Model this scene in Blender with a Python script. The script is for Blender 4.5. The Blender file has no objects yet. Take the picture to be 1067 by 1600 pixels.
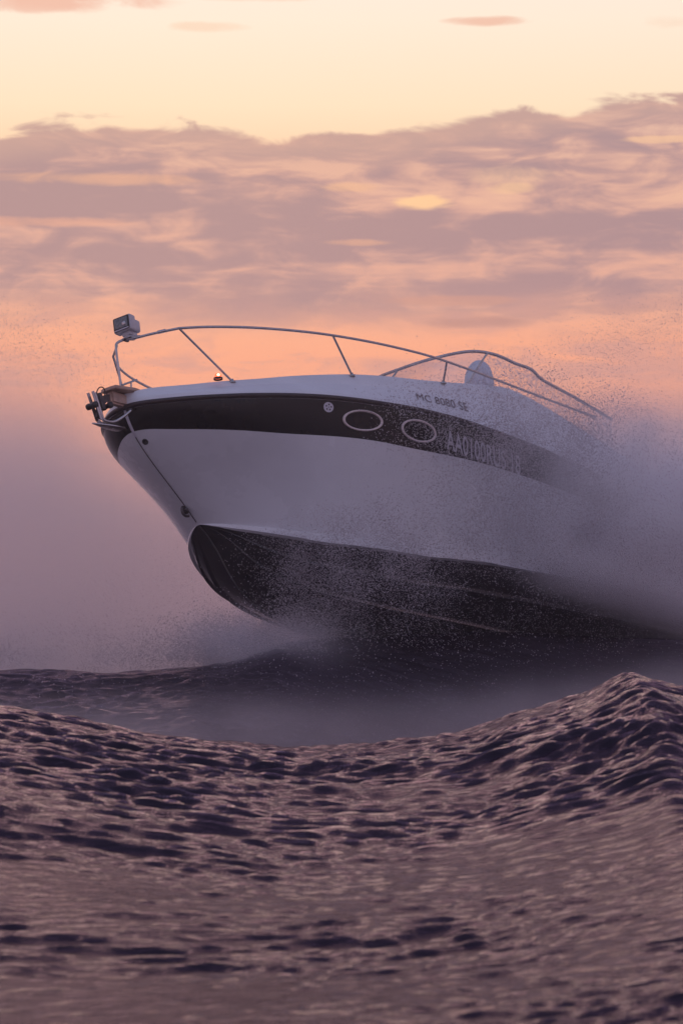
import bpy, bmesh, math, random
import numpy as np
from mathutils import Matrix, Vector
random.seed(7); rng = np.random.default_rng(11)
SC = bpy.context.scene
COL = SC.collection
R = math.radians

# ------------------------------------------------------------------ camera
CAM_H = 1.0
cam_d = bpy.data.cameras.new('camera'); cam = bpy.data.objects.new('camera', cam_d); COL.objects.link(cam)
cam_d.sensor_fit = 'VERTICAL'; cam_d.sensor_height = 36; cam_d.sensor_width = 24
cam_d.lens = 108; cam_d.clip_start = .1; cam_d.clip_end = 20000
cam.location = (0, 0, CAM_H)
cam.rotation_euler = (math.pi/2 + math.atan(200/4800), 0, 0)
cam_d.dof.use_dof = True; cam_d.dof.focus_distance = 29.0; cam_d.dof.aperture_fstop = 7.5
SC.camera = cam

# ------------------------------------------------------------------ node helper
class NT:
    def __init__(s, tree): s.t = tree; s.n = tree.nodes; s.l = tree.links
    def new(s, typ, **kw):
        n = s.n.new(typ)
        for k, v in kw.items(): setattr(n, k, v)
        return n
    def set(s, sock, v):
        if hasattr(v, 'is_output') or isinstance(v, bpy.types.NodeSocket): s.l.new(v, sock)
        elif v is not None: sock.default_value = v
    def m(s, op, a, b=None, c=None, clamp=False):
        n = s.new('ShaderNodeMath', operation=op, use_clamp=clamp)
        s.set(n.inputs[0], a)
        if b is not None: s.set(n.inputs[1], b)
        if c is not None: s.set(n.inputs[2], c)
        return n.outputs[0]
    def mr(s, v, a, b, c=0., d=1., interp='SMOOTHSTEP'):
        n = s.new('ShaderNodeMapRange', interpolation_type=interp)
        s.set(n.inputs[0], v)
        for i, x in zip((1, 2, 3, 4), (a, b, c, d)): s.set(n.inputs[i], x)
        return n.outputs[0]
    def mix(s, f, a, b, blend='MIX'):
        n = s.new('ShaderNodeMix', data_type='RGBA', blend_type=blend)
        s.set(n.inputs[0], f); s.set(n.inputs[6], a); s.set(n.inputs[7], b)
        return n.outputs[2]
    def noise(s, vec, scale, detail=4, rough=.5, dist=0.):
        n = s.new('ShaderNodeTexNoise'); s.set(n.inputs['Vector'], vec)
        n.inputs['Scale'].default_value = scale; n.inputs['Detail'].default_value = detail
        n.inputs['Roughness'].default_value = rough; n.inputs['Distortion'].default_value = dist
        return n.outputs[0]
    def comb(s, x, y, z):
        n = s.new('ShaderNodeCombineXYZ')
        for i, v in enumerate((x, y, z)): s.set(n.inputs[i], v)
        return n.outputs[0]

def lin(r, g, b):
    f = lambda c: (c/255/12.92) if c/255 <= .04045 else ((c/255+.055)/1.055)**2.4
    return (f(r), f(g), f(b), 1.)

def ramp(nt, fac, stops):
    n = nt.new('ShaderNodeValToRGB'); e = n.color_ramp.elements
    while len(e) > 1: e.remove(e[0])
    e[0].position = stops[0][0]; e[0].color = stops[0][1]
    for p, c in stops[1:]:
        x = e.new(p); x.color = c
    nt.set(n.inputs[0], fac)
    return n.outputs[0]

# ------------------------------------------------------------------ world: dusk sky with a cloud bank
SUN_EL, SUN_AZ = 6.0, -4.0       # degrees; azimuth from +Y towards +X (behind the boat, to the right)
w = bpy.data.worlds.new('World'); SC.world = w; w.use_nodes = True
W = NT(w.node_tree); W.n.clear()
tc = W.new('ShaderNodeTexCoord'); sp = W.new('ShaderNodeSeparateXYZ'); W.l.new(tc.outputs['Generated'], sp.inputs[0])
X, Y, Z = sp.outputs
el = W.m('MULTIPLY', W.m('ARCSINE', Z), 57.2958)
az = W.m('MULTIPLY', W.m('ARCTAN2', X, Y), 57.2958)
# gradient on the sunset side, position = (elevation + 10) / 100
def P(e): return (e+10)/100
west = ramp(W, W.m('MULTIPLY', W.m('ADD', el, 10.), .01), [
    (P(-10), lin(120,100,112)), (P(0), lin(186,140,148)), (P(3), lin(218,156,150)), (P(5.3), lin(250,170,142)),
    (P(7), lin(244,182,156)), (P(8.8), lin(251,206,172)), (P(9.8), lin(254,227,196)), (P(11.8), lin(255,238,221)),
    (P(12.6), lin(248,222,212)), (P(15), lin(196,156,176)), (P(20), lin(154,126,154)), (P(30), lin(124,110,140)), (P(55), lin(122,122,156)), (P(90), lin(140,154,194))])
east = ramp(W, W.m('MULTIPLY', W.m('ADD', el, 10.), .01), [
    (P(-10), lin(114,104,122)), (P(0), lin(164,144,166)), (P(8), lin(186,162,186)), (P(20), lin(174,164,192)),
    (P(50), lin(140,150,184)), (P(90), lin(140,154,194))])
wf = W.mr(W.m('COSINE', W.m('MULTIPLY', az, 1/57.2958)), -.35, .9)
base = W.mix(wf, east, west)
# streaky clouds: coordinates in degrees, flattened
def cvec(kx, ky, ox=0., oy=0.): return W.comb(W.m('MULTIPLY_ADD', az, kx, ox), W.m('MULTIPLY_ADD', el, ky, oy), 3.1)
n_edge = W.noise(cvec(.22, .35, 4.2, 1.), 1.0, 5, .55)
n_big = W.noise(cvec(.16, .62, 11.3, 5.), 1.0, 6, .55, .35)
n_fine = W.noise(cvec(.75, 2.3, 1.7, 2.), 1.0, 6, .55, .6)
n_str = W.noise(cvec(.10, 1.5, 7.7, 9.), 1.0, 5, .55, .2)
edge_el = W.m('ADD', 9.38, W.m('ADD', W.m('MULTIPLY', W.m('SUBTRACT', n_edge, .5), .7), W.mr(az, -1., 7., 0., .75)))
edge_el = W.m('ADD', edge_el, W.mr(W.m('ABSOLUTE', W.m('ADD', az, 4.4)), 0., 2.6, .22, 0.))
top_m = W.mr(W.m('ADD', W.m('SUBTRACT', edge_el, el), W.m('MULTIPLY', W.m('SUBTRACT', n_fine, .5), .85)), -.03, .17)
low_m = W.mr(W.m('ADD', el, W.m('MULTIPLY', W.m('SUBTRACT', n_big, .5), 2.4)), 5.5, 6.6)
bank = W.m('MULTIPLY', top_m, low_m)
# the bank is thin in streaks, so that the orange behind shows through
thick = W.m('ADD', W.m('MULTIPLY', n_big, .40), W.m('ADD', W.m('MULTIPLY', n_fine, .32), W.m('MULTIPLY', n_str, .34)))
gap = W.mr(thick, .37, .525)
shelf = W.mr(W.m('SUBTRACT', edge_el, el), .1, 1.35, 1., 0.)      # the upper roll is solid
gap = W.m('MAXIMUM', gap, W.m('MULTIPLY', shelf, .93))
dens = W.m('MULTIPLY', bank, W.m('MULTIPLY_ADD', gap, .50, .50))
cl_hi = lin(216,166,158); cl_lo = lin(164,136,148)
cc = W.mix(W.mr(thick, .43, .57), cl_hi, cl_lo)
cc = W.mix(W.mr(W.m('SUBTRACT', edge_el, el), .15, .8, .35, 0.), cc, lin(226,180,160))
cc_e = W.mix(wf, W.mix(.5, cc, lin(95,90,110)), cc)
col = W.mix(W.m('MULTIPLY', dens, .93), base, cc_e)
lowc = W.m('MULTIPLY', W.mr(W.m('ADD', W.m('MULTIPLY', n_fine, .5), W.m('MULTIPLY', n_str, .5)), .47, .62), W.m('MULTIPLY', W.mr(el, 1., 3.), W.mr(el, 5.6, 7., 1., 0.)))
col = W.mix(W.m('MULTIPLY', lowc, W.m('MULTIPLY', wf, .6)), col, lin(196,150,152))
# small glowing breaks
def spot(a0, e0, wa, we, c, s, nz=n_fine):
    global col
    da = W.m('DIVIDE', W.m('SUBTRACT', az, a0), wa); de = W.m('DIVIDE', W.m('SUBTRACT', el, e0), we)
    d = W.m('ADD', W.m('MULTIPLY', da, da), W.m('MULTIPLY', de, de))
    d = W.m('ADD', d, W.m('MULTIPLY', W.m('SUBTRACT', nz, .5), 3.2))
    col = W.mix(W.mr(d, .05, 1.35, s, 0.), col, c)
spot(1.55, 8.12, .55, .14, lin(255,206,160), .9)
spot(3.1, 8.62, 1.0, .22, lin(248,200,166), .5)
spot(3.2, 8.40, .5, .12, lin(252,204,160), .5)
spot(-4.6, 8.55, 2.2, .13, lin(232,176,150), .6)
spot(-5.5, 7.75, 1.6, .10, lin(232,170,150), .5)
spot(.1, 8.42, .6, .10, lin(240,186,152), .55)
spot(.3, 7.4, .7, .07, lin(236,176,150), .5)
spot(6.0, 9.25, 1.0, .07, lin(244,196,160), .6)
# slim clouds in the orange band and the wisps overhead
spot(2.5, 5.9, .95, .13, lin(186,140,140), .75)
spot(2.4, 6.32, 1.5, .10, lin(206,152,143), .6)
spot(5.2, 6.15, .8, .12, lin(190,146,146), .6)
spot(-4.9, 11.95, 1.9, .30, lin(240,190,172), .95)
spot(-5.9, 11.75, .9, .18, lin(240,192,174), .8)
spot(-1.6, 11.9, 1.2, .10, lin(248,206,184), .6)
spot(-2.5, 11.35, .7, .10, lin(247,214,190), .7)
spot(2.7, 11.45, .8, .09, lin(240,192,172), .9)
spot(6.1, 11.4, .5, .14, lin(250,220,198), .6)
sky = W.new('ShaderNodeTexSky', sky_type='NISHITA'); sky.sun_disc = False
sky.sun_elevation = R(SUN_EL); sky.sun_rotation = R(SUN_AZ); sky.air_density = 1.4; sky.dust_density = 3.
bg1 = W.new('ShaderNodeBackground'); W.l.new(sky.outputs[0], bg1.inputs[0]); bg1.inputs[1].default_value = .05
bg2 = W.new('ShaderNodeBackground'); W.l.new(col, bg2.inputs[0]); bg2.inputs[1].default_value = 1.0
mx = W.new('ShaderNodeMixShader'); mx.inputs[0].default_value = .96
W.l.new(bg1.outputs[0], mx.inputs[1]); W.l.new(bg2.outputs[0], mx.inputs[2])
wo = W.new('ShaderNodeOutputWorld'); W.l.new(mx.outputs[0], wo.inputs[0])
w.cycles.sampling_method = 'MANUAL'; w.cycles.sample_map_resolution = 1024

# ------------------------------------------------------------------ sun (veiled by the cloud bank) and exposure
sd = bpy.data.lights.new('sun', 'SUN'); sd.energy = .2; sd.angle = R(30); sd.color = (1, .62, .42)
so = bpy.data.objects.new('sun', sd); COL.objects.link(so)
dirv = Vector((math.sin(R(SUN_AZ))*math.cos(R(SUN_EL)), math.cos(R(SUN_AZ))*math.cos(R(SUN_EL)), math.sin(R(SUN_EL))))
so.rotation_euler = dirv.to_track_quat('Z', 'Y').to_euler(); so.location = dirv*200
vs = SC.view_settings; vs.view_transform = 'Standard'; vs.look = 'None'; vs.exposure = 0.0; vs.gamma = 1.0
try: vs.use_curve_mapping = False
except Exception: pass
SC.render.engine = 'CYCLES'
cy = SC.cycles
cy.use_denoising = True
try: cy.denoiser = 'OPENIMAGEDENOISE'
except Exception: pass
cy.max_bounces = 18; cy.diffuse_bounces = 2; cy.glossy_bounces = 3; cy.transmission_bounces = 4
cy.transparent_max_bounces = 8; cy.volume_bounces = 16; cy.volume_step_rate = 2.0; cy.volume_max_steps = 128
cy.sample_clamp_indirect = 4.

# ------------------------------------------------------------------ materials
def mat(name, color, rough=.5, metal=0., coat=0., bump=None, spec=.5, var=None, **kw):
    m = bpy.data.materials.new(name); m.use_nodes = True; N = NT(m.node_tree)
    b = N.n['Principled BSDF']; b.inputs['Base Color'].default_value = (*color[:3], 1)
    b.inputs['Roughness'].default_value = rough; b.inputs['Metallic'].default_value = metal
    b.inputs['Coat Weight'].default_value = coat; b.inputs['Coat Roughness'].default_value = .05
    b.inputs['Specular IOR Level'].default_value = spec
    for k, v in kw.items(): b.inputs[k].default_value = v
    t = N.new('ShaderNodeTexCoord')
    if var:
        n = N.noise(t.outputs['Object'], var[0], 6, .6)
        c = N.mix(N.mr(n, .3, .7), (*[x*(1-var[1]) for x in color[:3]], 1), (*[min(1, x*(1+var[1])) for x in color[:3]], 1))
        N.l.new(c, b.inputs['Base Color'])
        N.l.new(N.mr(n, .3, .7, rough*.8, min(1, rough*1.25)), b.inputs['Roughness'])
    if bump:
        n = N.noise(t.outputs['Object'], bump[0], 5, .6)
        bn = N.new('ShaderNodeBump'); bn.inputs['Strength'].default_value = bump[1]; bn.inputs['Distance'].default_value = bump[2]
        N.l.new(n, bn.inputs['Height']); N.l.new(bn.outputs[0], b.inputs['Normal'])
    return m

M_WHITE = mat('white_gelcoat', (.74,.75,.78), .25, coat=1., var=(1.3, .05), bump=(1.2, .12, .02))
M_DECK = mat('deck_gelcoat', (.74,.76,.80), .38, var=(2.5, .04), bump=(60, .15, .002))
M_BAND = mat('black_stripe_paint', (.008,.007,.008), .16, spec=.28, coat=.0, var=(4, .15))
M_BOTTOM = mat('black_antifouling', (.020,.018,.019), .34, coat=.8, var=(5, .35), bump=(14, .35, .01))
M_RUB = mat('brown_black_rubber', (.035,.024,.026), .35, var=(8, .2))
M_STEEL = mat('stainless_tube', (.50,.47,.47), .22, 1., var=(12, .12))
M_DARKMET = mat('dark_galvanised_iron', (.10,.09,.09), .5, .8, var=(20, .3), bump=(50, .4, .004))
M_BLACK = mat('black_plastic', (.02,.02,.02), .45, var=(20, .2))
M_GREY = mat('grey_plastic', (.52,.50,.53), .4, var=(14, .12))
M_LGREY = mat('pale_print', (.62,.60,.66), .45, var=(30, .06))
M_SUNPLATE = mat('sunset_tinted_plate', (.52,.34,.26), .5, var=(10, .25), bump=(40, .5, .004))  # sunset mirrored in stainless plate, put into the tan base colour
M_LETTER = mat('grey_brown_lettering', (.12,.085,.09), .5, var=(30, .15))
M_LENS = mat('lamp_lens', (.12,.14,.15), .08, coat=1., var=(40, .4))
M_DGLASS = mat('dark_tinted_glass', (.008,.007,.008), .12, spec=.2, coat=0., var=(5, .2))
M_SEAT = mat('grey_blue_vinyl', (.58,.58,.68), .5, var=(12, .08), bump=(80, .2, .002))
M_GLASS = bpy.data.materials.new('windscreen_glass'); M_GLASS.use_nodes = True
G = NT(M_GLASS.node_tree); G.n.clear()
g1 = G.new('ShaderNodeBsdfTransparent'); g1.inputs[0].default_value = (.95,.94,.94,1)
g2 = G.new('ShaderNodeBsdfGlossy'); g2.inputs['Roughness'].default_value = .04
fr = G.new('ShaderNodeFresnel'); fr.inputs[0].default_value = 1.5
gt = G.new('ShaderNodeTexCoord')
ws_ = G.mr(G.noise(gt.outputs['Object'], 40, 5, .7), .55, .8, 0., .10)
g3 = G.new('ShaderNodeBsdfDiffuse'); g3.inputs[0].default_value = (.7,.7,.72,1)
gm = G.new('ShaderNodeMixShader'); G.l.new(G.m('MULTIPLY', fr.outputs[0], .35), gm.inputs[0]); G.l.new(g1.outputs[0], gm.inputs[1]); G.l.new(g2.outputs[0], gm.inputs[2])
gm2 = G.new('ShaderNodeMixShader'); G.l.new(ws_, gm2.inputs[0]); G.l.new(gm.outputs[0], gm2.inputs[1]); G.l.new(g3.outputs[0], gm2.inputs[2])
go = G.new('ShaderNodeOutputMaterial'); G.l.new(gm2.outputs[0], go.inputs[0])
M_WETGLASS = M_GLASS.copy(); M_WETGLASS.name = 'spray_wetted_glass'
for n_ in M_WETGLASS.node_tree.nodes:
    if n_.type == 'MAP_RANGE': n_.inputs[1].default_value = .42; n_.inputs[2].default_value = .62; n_.inputs[3].default_value = .12; n_.inputs[4].default_value = .6
    if n_.type == 'TEX_NOISE': n_.inputs['Scale'].default_value = 26
M_RED = mat('red_navigation_lens', (.5,.03,.015), .2, **{'Emission Color': (1,.16,.06,1), 'Emission Strength': 1.6})
M_BULB = mat('lit_bulb', (1,.8,.6), .3, **{'Emission Color': (1,.62,.38,1), 'Emission Strength': 3.})

# ------------------------------------------------------------------ generic builders
def link(o, parent=None):
    COL.objects.link(o)
    if parent: o.parent = parent
    return o
def tag(o, **kw):
    for k, v in kw.items(): o[k] = v
    return o
def mesh_obj(name, verts, faces, m, parent=None, smooth=True, sharp=None):
    me = bpy.data.meshes.new(name); me.from_pydata([tuple(v) for v in verts], [], [tuple(f) for f in faces]); me.update()
    bm = bmesh.new(); bm.from_mesh(me); bmesh.ops.recalc_face_normals(bm, faces=bm.faces); bm.to_mesh(me); bm.free()
    if smooth:
        for p in me.polygons: p.use_smooth = True
        if sharp is not None: me.set_sharp_from_angle(angle=R(sharp))
    o = bpy.data.objects.new(name, me); me.materials.append(m)
    return link(o, parent)
def grid_faces(nu, nv, close_u=False, off=0):
    F = []
    for i in range(nu if close_u else nu-1):
        for j in range(nv-1):
            a = i*nv+j; b = ((i+1) % nu)*nv+j
            F.append((off+a, off+b, off+b+1, off+a+1))
    return F
def catmull(pts, n=8):
    p = np.array(pts, float); q = np.vstack([2*p[0]-p[1], p, 2*p[-1]-p[-2]]); out = []
    for i in range(1, len(q)-2):
        for t in np.linspace(0, 1, n, endpoint=False):
            a, b, c, d = q[i-1:i+3]
            out.append(.5*((2*b)+(-a+c)*t+(2*a-5*b+4*c-d)*t*t+(-a+3*b-3*c+d)*t**3))
    out.append(p[-1]); return np.array(out)
def tube_geo(path, r, seg=10, off=0):
    path = np.array(path, float); n = len(path); V = []; F = []
    T = np.gradient(path, axis=0); T /= np.linalg.norm(T, axis=1)[:, None]+1e-12
    ref = np.array([0, 0, 1.]) if abs(T[0][2]) < .9 else np.array([0, 1., 0])
    u = np.cross(T[0], ref); u /= np.linalg.norm(u)
    rr = np.full(n, r) if np.isscalar(r) else np.array(r)
    for i in range(n):
        u = u-T[i]*np.dot(u, T[i]); u /= np.linalg.norm(u); v = np.cross(T[i], u)
        for k in range(seg):
            a = 2*math.pi*k/seg; V.append(path[i]+rr[i]*(math.cos(a)*u+math.sin(a)*v))
    for i in range(n-1):
        for k in range(seg):
            F.append((off+i*seg+k, off+i*seg+(k+1) % seg, off+(i+1)*seg+(k+1) % seg, off+(i+1)*seg+k))
    F.append(tuple(off+k for k in range(seg))[::-1]); F.append(tuple(off+(n-1)*seg+k for k in range(seg)))
    return V, F
def tube(name, path, r, m, parent, seg=10):
    V, F = tube_geo(path, r, seg); return mesh_obj(name, V, F, m, parent, sharp=50)
def bm_box(cx, cy, cz, sx, sy, sz, bev=0.0, mtx=None, segs=2):
    bm = bmesh.new(); bmesh.ops.create_cube(bm, size=1)
    bmesh.ops.scale(bm, vec=(sx, sy, sz), verts=bm.verts)
    if bev: bmesh.ops.bevel(bm, geom=bm.edges[:], offset=bev, segments=segs, affect='EDGES', profile=.6)
    if mtx is not None: bmesh.ops.transform(bm, matrix=mtx, verts=bm.verts)
    bmesh.ops.translate(bm, vec=(cx, cy, cz), verts=bm.verts); return bm
def bm_obj(name, bm, m, parent=None, sharp=40):
    me = bpy.data.meshes.new(name); bm.to_mesh(me); bm.free(); me.materials.append(m)
    for p in me.polygons: p.use_smooth = True
    me.set_sharp_from_angle(angle=R(sharp))
    return link(bpy.data.objects.new(name, me), parent)
def lathe_geo(center, axis, prof, seg=24, off=0):
    """prof: list of (radius, along)"""
    axis = np.array(axis, float); axis /= np.linalg.norm(axis)
    ref = np.array([0, 0, 1.]) if abs(axis[2]) < .9 else np.array([1., 0, 0])
    u = np.cross(axis, ref); u /= np.linalg.norm(u); v = np.cross(axis, u); V = []; F = []
    for (r, h) in prof:
        for k in range(seg):
            a = 2*math.pi*k/seg; V.append(np.array(center)+axis*h+max(r, 1e-4)*(math.cos(a)*u+math.sin(a)*v))
    for i in range(len(prof)-1):
        for k in range(seg):
            F.append((off+i*seg+k, off+i*seg+(k+1) % seg, off+(i+1)*seg+(k+1) % seg, off+(i+1)*seg+k))
    return V, F

#GEO-BEGIN -------------------------------------------------- hull shape, boat axes: x forward (stem head at 0), y port, z up; s = -x
LEN = 8.6
S0 = .987
def sm(xs, ys, deg=None):
    xs = np.array(xs, float); ys = np.array(ys, float)
    h = np.diff(xs); d = np.diff(ys)/h; m = np.zeros(len(xs)); m[0] = d[0]; m[-1] = d[-1]
    for i in range(1, len(xs)-1):
        m[i] = 0 if d[i-1]*d[i] <= 0 else 2*d[i-1]*d[i]/(d[i-1]+d[i])
    def f(x):
        x = np.clip(np.asarray(x, float), xs[0], xs[-1]); i = np.clip(np.searchsorted(xs, x)-1, 0, len(xs)-2)
        t = (x-xs[i])/h[i]
        return (2*t**3-3*t**2+1)*ys[i]+(t**3-2*t**2+t)*h[i]*m[i]+(-2*t**3+3*t**2)*ys[i+1]+(t**3-t**2)*h[i]*m[i+1]
    return f
beam = lambda s: 1.38*(1-np.clip(1-np.asarray(s, float)/3.8, 0, 1)**2.6)**.55
beam_c = lambda s: 1.18*(1-np.clip(1-np.maximum(np.asarray(s, float)-S0, 0)/3.6, 0, 1)**2.4)**.65
z_sheer = sm([0,.14,.36,.89,1.29,1.68,2.12,2.5,3.03,3.86,4.63,5.9,7.3,8.6], [-.012,-.018,-.008,.04,.082,.12,.156,.184,.222,.25,.236,.15,-.03,-.14])
z_chine = sm([S0,1.15,1.44,2.32,3.55,6.04,7.3,8.6], [-1.05,-1.085,-1.125,-1.185,-1.185,-1.06,-.98,-.95])
z_chlo = sm([S0,1.05,1.21,1.56,2.06,3.14,3.57,4.5,6.08,7.3,8.6], [-1.052,-1.09,-1.15,-1.215,-1.27,-1.275,-1.245,-1.17,-1.068,-.99,-.96])
keel_s = [S0,1.10,1.208,1.314,1.458,1.70,2.0,2.3,2.7,3.4,5.,8.6]
keel_z = [-1.05,-1.13,-1.235,-1.375,-1.56,-1.73,-1.83,-1.885,-1.925,-1.95,-1.97,-1.97]
z_keel = sm(keel_s, keel_z)
def topside(tau, v):
    """tau 0..1 along, v 0 chine .. 1 sheer -> (s, y, z)"""
    tau = np.asarray(tau, float); v = np.asarray(v, float)
    sl = S0+(LEN-S0)*tau; su = LEN*tau
    yl = beam_c(sl); yu = beam(su)
    s = (1-v)*sl+v*su - .13*np.exp(-tau*22)*np.sin(np.pi*np.clip(v, 0, 1)**1.6)
    vv = np.clip(v, 0, 1); k = np.exp(-tau*9)
    hollow = vv**(1+1.4*k)                       # flared bow: hollow low down, full under the sheer
    y = yl+(yu-yl)*hollow+(.50*np.exp(-tau*12)+.02)*np.minimum(yu, .8)*vv**4*(1-vv)/.082*.55
    z = (1-v)*z_chine(sl)+v*z_sheer(su)
    return s, y, z
#GEO-END

# boat pose
BM = np.array([[-0.6357271427524754, -0.7576301062849148, 0.14780941112961063], [0.7677833864061413, -0.6008421168822465, 0.22248016122607112], [-0.07974754871775973, 0.25492228743515033, 0.9636674508575762]])
BP = np.array([-2.128125, 29.930280120822765, 3.298006068112409])
OFF = np.array([-4.0, 0, -1.95])
def root_at(name, o, **kw):
    e = bpy.data.objects.new(name, None); e.empty_display_size = .3; COL.objects.link(e)
    p = BP+np.array(o) @ BM
    m = Matrix([[BM[0][i], BM[1][i], BM[2][i], p[i]] for i in range(3)]+[[0, 0, 0, 1]])
    e.matrix_world = m; tag(e, **kw); return e
def place(o, off=OFF):   # geometry given in boat axes -> root axes
    o.data.transform(Matrix.Translation(-Vector(off))); return o
def to_world(p): return BP+np.asarray(p) @ BM
def to_boat(q): return (np.asarray(q)-BP) @ BM.T

boat = root_at('motorboat', OFF, label='white and black cabin motorboat leaping bow first out of the spray', category='motorboat')
def part(name, V, F, m, parent=None, **k):
    return place(mesh_obj(name, V, F, m, parent or boat, **k))
def ptube(name, path, r, m, parent=None, seg=10):
    return place(tube(name, path, r, m, parent or boat, seg))

tau_s = np.linspace(0, 1, 110)**2.2
def v_band(su):      # lower edge of the black stripe as a share of the topside height
    zs = z_sheer(su); drop = sm([0,.11,.5,1.1,2.1,3.0,4.6,6.4,7.3], [.265,.29,.315,.345,.365,.40,.385,.375,.36])(su)
    return 1-drop/(zs+1.05+.08)
def sheet(v0f, v1f, nv, off=0., side=1, taus=tau_s):
    V = []
    for t in taus:
        a, b = v0f(t), v1f(t)
        for j in range(nv):
            v = a+(b-a)*j/(nv-1); s, y, z = topside(t, v)
            V.append((-s, side*max(y+off*min(1., t*40), 0.), z))
    return V
def both(fn):
    V = fn(1); W2 = fn(-1); n = len(V); return V, W2, n
vb = lambda t: float(v_band(LEN*t))
nt_ = len(tau_s)
for name, f0, f1, nv, m in (('hull_topside', lambda t: 0., vb, 22, M_WHITE), ('hull_stripe', vb, lambda t: 1., 12, M_BAND)):
    V1 = sheet(f0, f1, nv, side=1); V2 = sheet(f0, f1, nv, side=-1); n = len(V1)
    part(name, V1+V2, grid_faces(nt_, nv)+grid_faces(nt_, nv, off=n), m, sharp=40)
# chine lip and bottom
def chine_strip():
    V = []; F = []
    for side in (1, -1):
        o = len(V)
        for t in tau_s:
            s = S0+(LEN-S0)*t; y = float(beam_c(s)); k = min(1, t*30)
            V += [(-s, side*(y+.002), float(z_chine(s))), (-s, side*(y+.022*k), float(z_chine(s))-.012*k),
                  (-s, side*(y+.016*k), float(z_chlo(s))+.01*k), (-s, side*max(y-.03*k, 0), float(z_chlo(s)))]
        F += grid_faces(nt_, 4, off=o)
    return V, F
part('chine_rail', *chine_strip(), M_WHITE, sharp=35)
def bottom(side, nv=26):
    V = []
    for t in tau_s:
        s = S0+(LEN-S0)*t
        yc = max(float(beam_c(s))-.03*min(1, t*30), 0.); zc_ = float(z_chlo(s)); zk = float(z_keel(s))
        for j in range(nv):
            v = j/(nv-1)                       # 0 keel, 1 chine
            full = .20+.28*math.exp(-t*7)       # fuller sections towards the forefoot
            y = yc*(v+full*v*(1-v)*1.5); z = zk+(zc_-zk)*(v-full*.4*v*(1-v))
            for vr in (.42, .72):               # two lifting strakes
                g = math.exp(-((v-vr)/.022)**2)
                y += .030*g*min(1, t*12); z -= .022*g*min(1, t*12)
            V.append((-s, side*y, z))
    return V
b1 = bottom(1, 60); b2 = bottom(-1, 60); n = len(b1)
part('hull_bottom', b1+b2, grid_faces(nt_, 60)+grid_faces(nt_, 60, off=n), M_BOTTOM, sharp=40)
# transom
tv = [(-LEN, 0, float(z_keel(LEN)))]
tv += [(-LEN, 1.15, float(z_chlo(LEN))), (-LEN, 1.18, float(z_chine(LEN))), (-LEN, 1.38, -.14), (-LEN, .9, -.12), (-LEN, -.9, -.12), (-LEN, -1.38, -.14), (-LEN, -1.18, float(z_chine(LEN))), (-LEN, -1.15, float(z_chlo(LEN)))]
part('transom', tv, [tuple(range(9))], M_WHITE, smooth=False)
# rub rail: brown black moulding with a thin bright insert
taf = np.linspace(.0, 1, 140)**2.2
def sheer_pt(s, dy=0., dz=0., side=1): return np.array([-s, side*(float(beam(s))+dy), float(z_sheer(s))+dz])
path = [sheer_pt(LEN*t, .004, -.018, -1) for t in taf[::-1]]+[sheer_pt(LEN*t, .004, -.018, 1) for t in taf[1:]]
rub = ptube('rub_rail', path, .024, M_RUB, seg=8)
path = [p+np.array([0, .004*np.sign(p[1]), -.032]) for p in path]
place(tube('rail_insert', path, .005, M_STEEL, rub, 6))
# ---- deck and coachroof
hs = sm([0,.15,.35,.78,1.13,1.56,1.99,2.33,2.86,3.44,3.89,4.6,5.0,5.3,6.2,7.3,8.6], [.10,.135,.165,.24,.30,.39,.475,.54,.626,.709,.785,.91,.96,.94,.80,.58,.28])
CK = 5.0    # cockpit begins
def deck_section(s):
    b = float(beam(s)); zs = float(z_sheer(s)); h = float(hs(s))-zs; k = min(1., b/.75)
    ins = .28*k
    pts = [(b-.002, zs), (b-.004, zs+.016), (b-.018*k, zs+.045), (b-.06*k, zs+.20*h+.03),
           (b-.12*k, zs+.52*h), (b-.135*k, zs+.565*h), (b-.185*k, zs+.585*h), (b-.205*k, zs+.62*h), (b-.235*k, zs+.84*h), (b-.26*k, zs+.94*h), (b-ins, zs+h)]
    inner = pts[-1][0]
    if s < CK:
        for q in (.9, .75, .6, .45, .3, .15, 0.): pts.append((inner*q, zs+h+(.05+.05*min(1, s/3))*(1-q*q)*k))
    else:
        for q in (.97, .94, .91, .90, .90, .899, .898): pts.append((inner*q, zs+h+.012))
    return pts
V = []; F = []
ss = sorted(list(LEN*tau_s)+[CK, CK+.001])
for side in (1, -1):
    o = len(V)
    for s in ss:
        for (y, z) in deck_section(s): V.append((-s, side*max(y, 0), z))
    F += grid_faces(len(ss), 18, off=o)
part('deck', V, F, M_DECK, sharp=32)
V = []; F = []
for side in (1, -1):       # cockpit liner
    o = len(V)
    for s in np.linspace(CK, LEN-.02, 14):
        y, z = deck_section(s)[-1]
        V += [(-s, side*y, z), (-s, side*(y-.03), z-.75), (-s, 0, z-.78)]
    F += grid_faces(14, 3, off=o)
y, z = deck_section(CK+.001)[-1]; o = len(V)
V += [(-CK-.004, y, z), (-CK-.004, -y, z), (-CK-.004, -y, z-.75), (-CK-.004, y, z-.75)]; F.append((o, o+1, o+2, o+3))
part('cockpit_liner', V, F, M_DECK, smooth=False)
hatch = place(bm_obj('deck_hatch', bm_box(-2.3, 0, float(hs(2.3))+.02, .55, .5, .04, .012, Matrix.Rotation(-R(9.5), 4, 'Y') @ Matrix.Identity(4)), M_GREY, boat))
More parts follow.
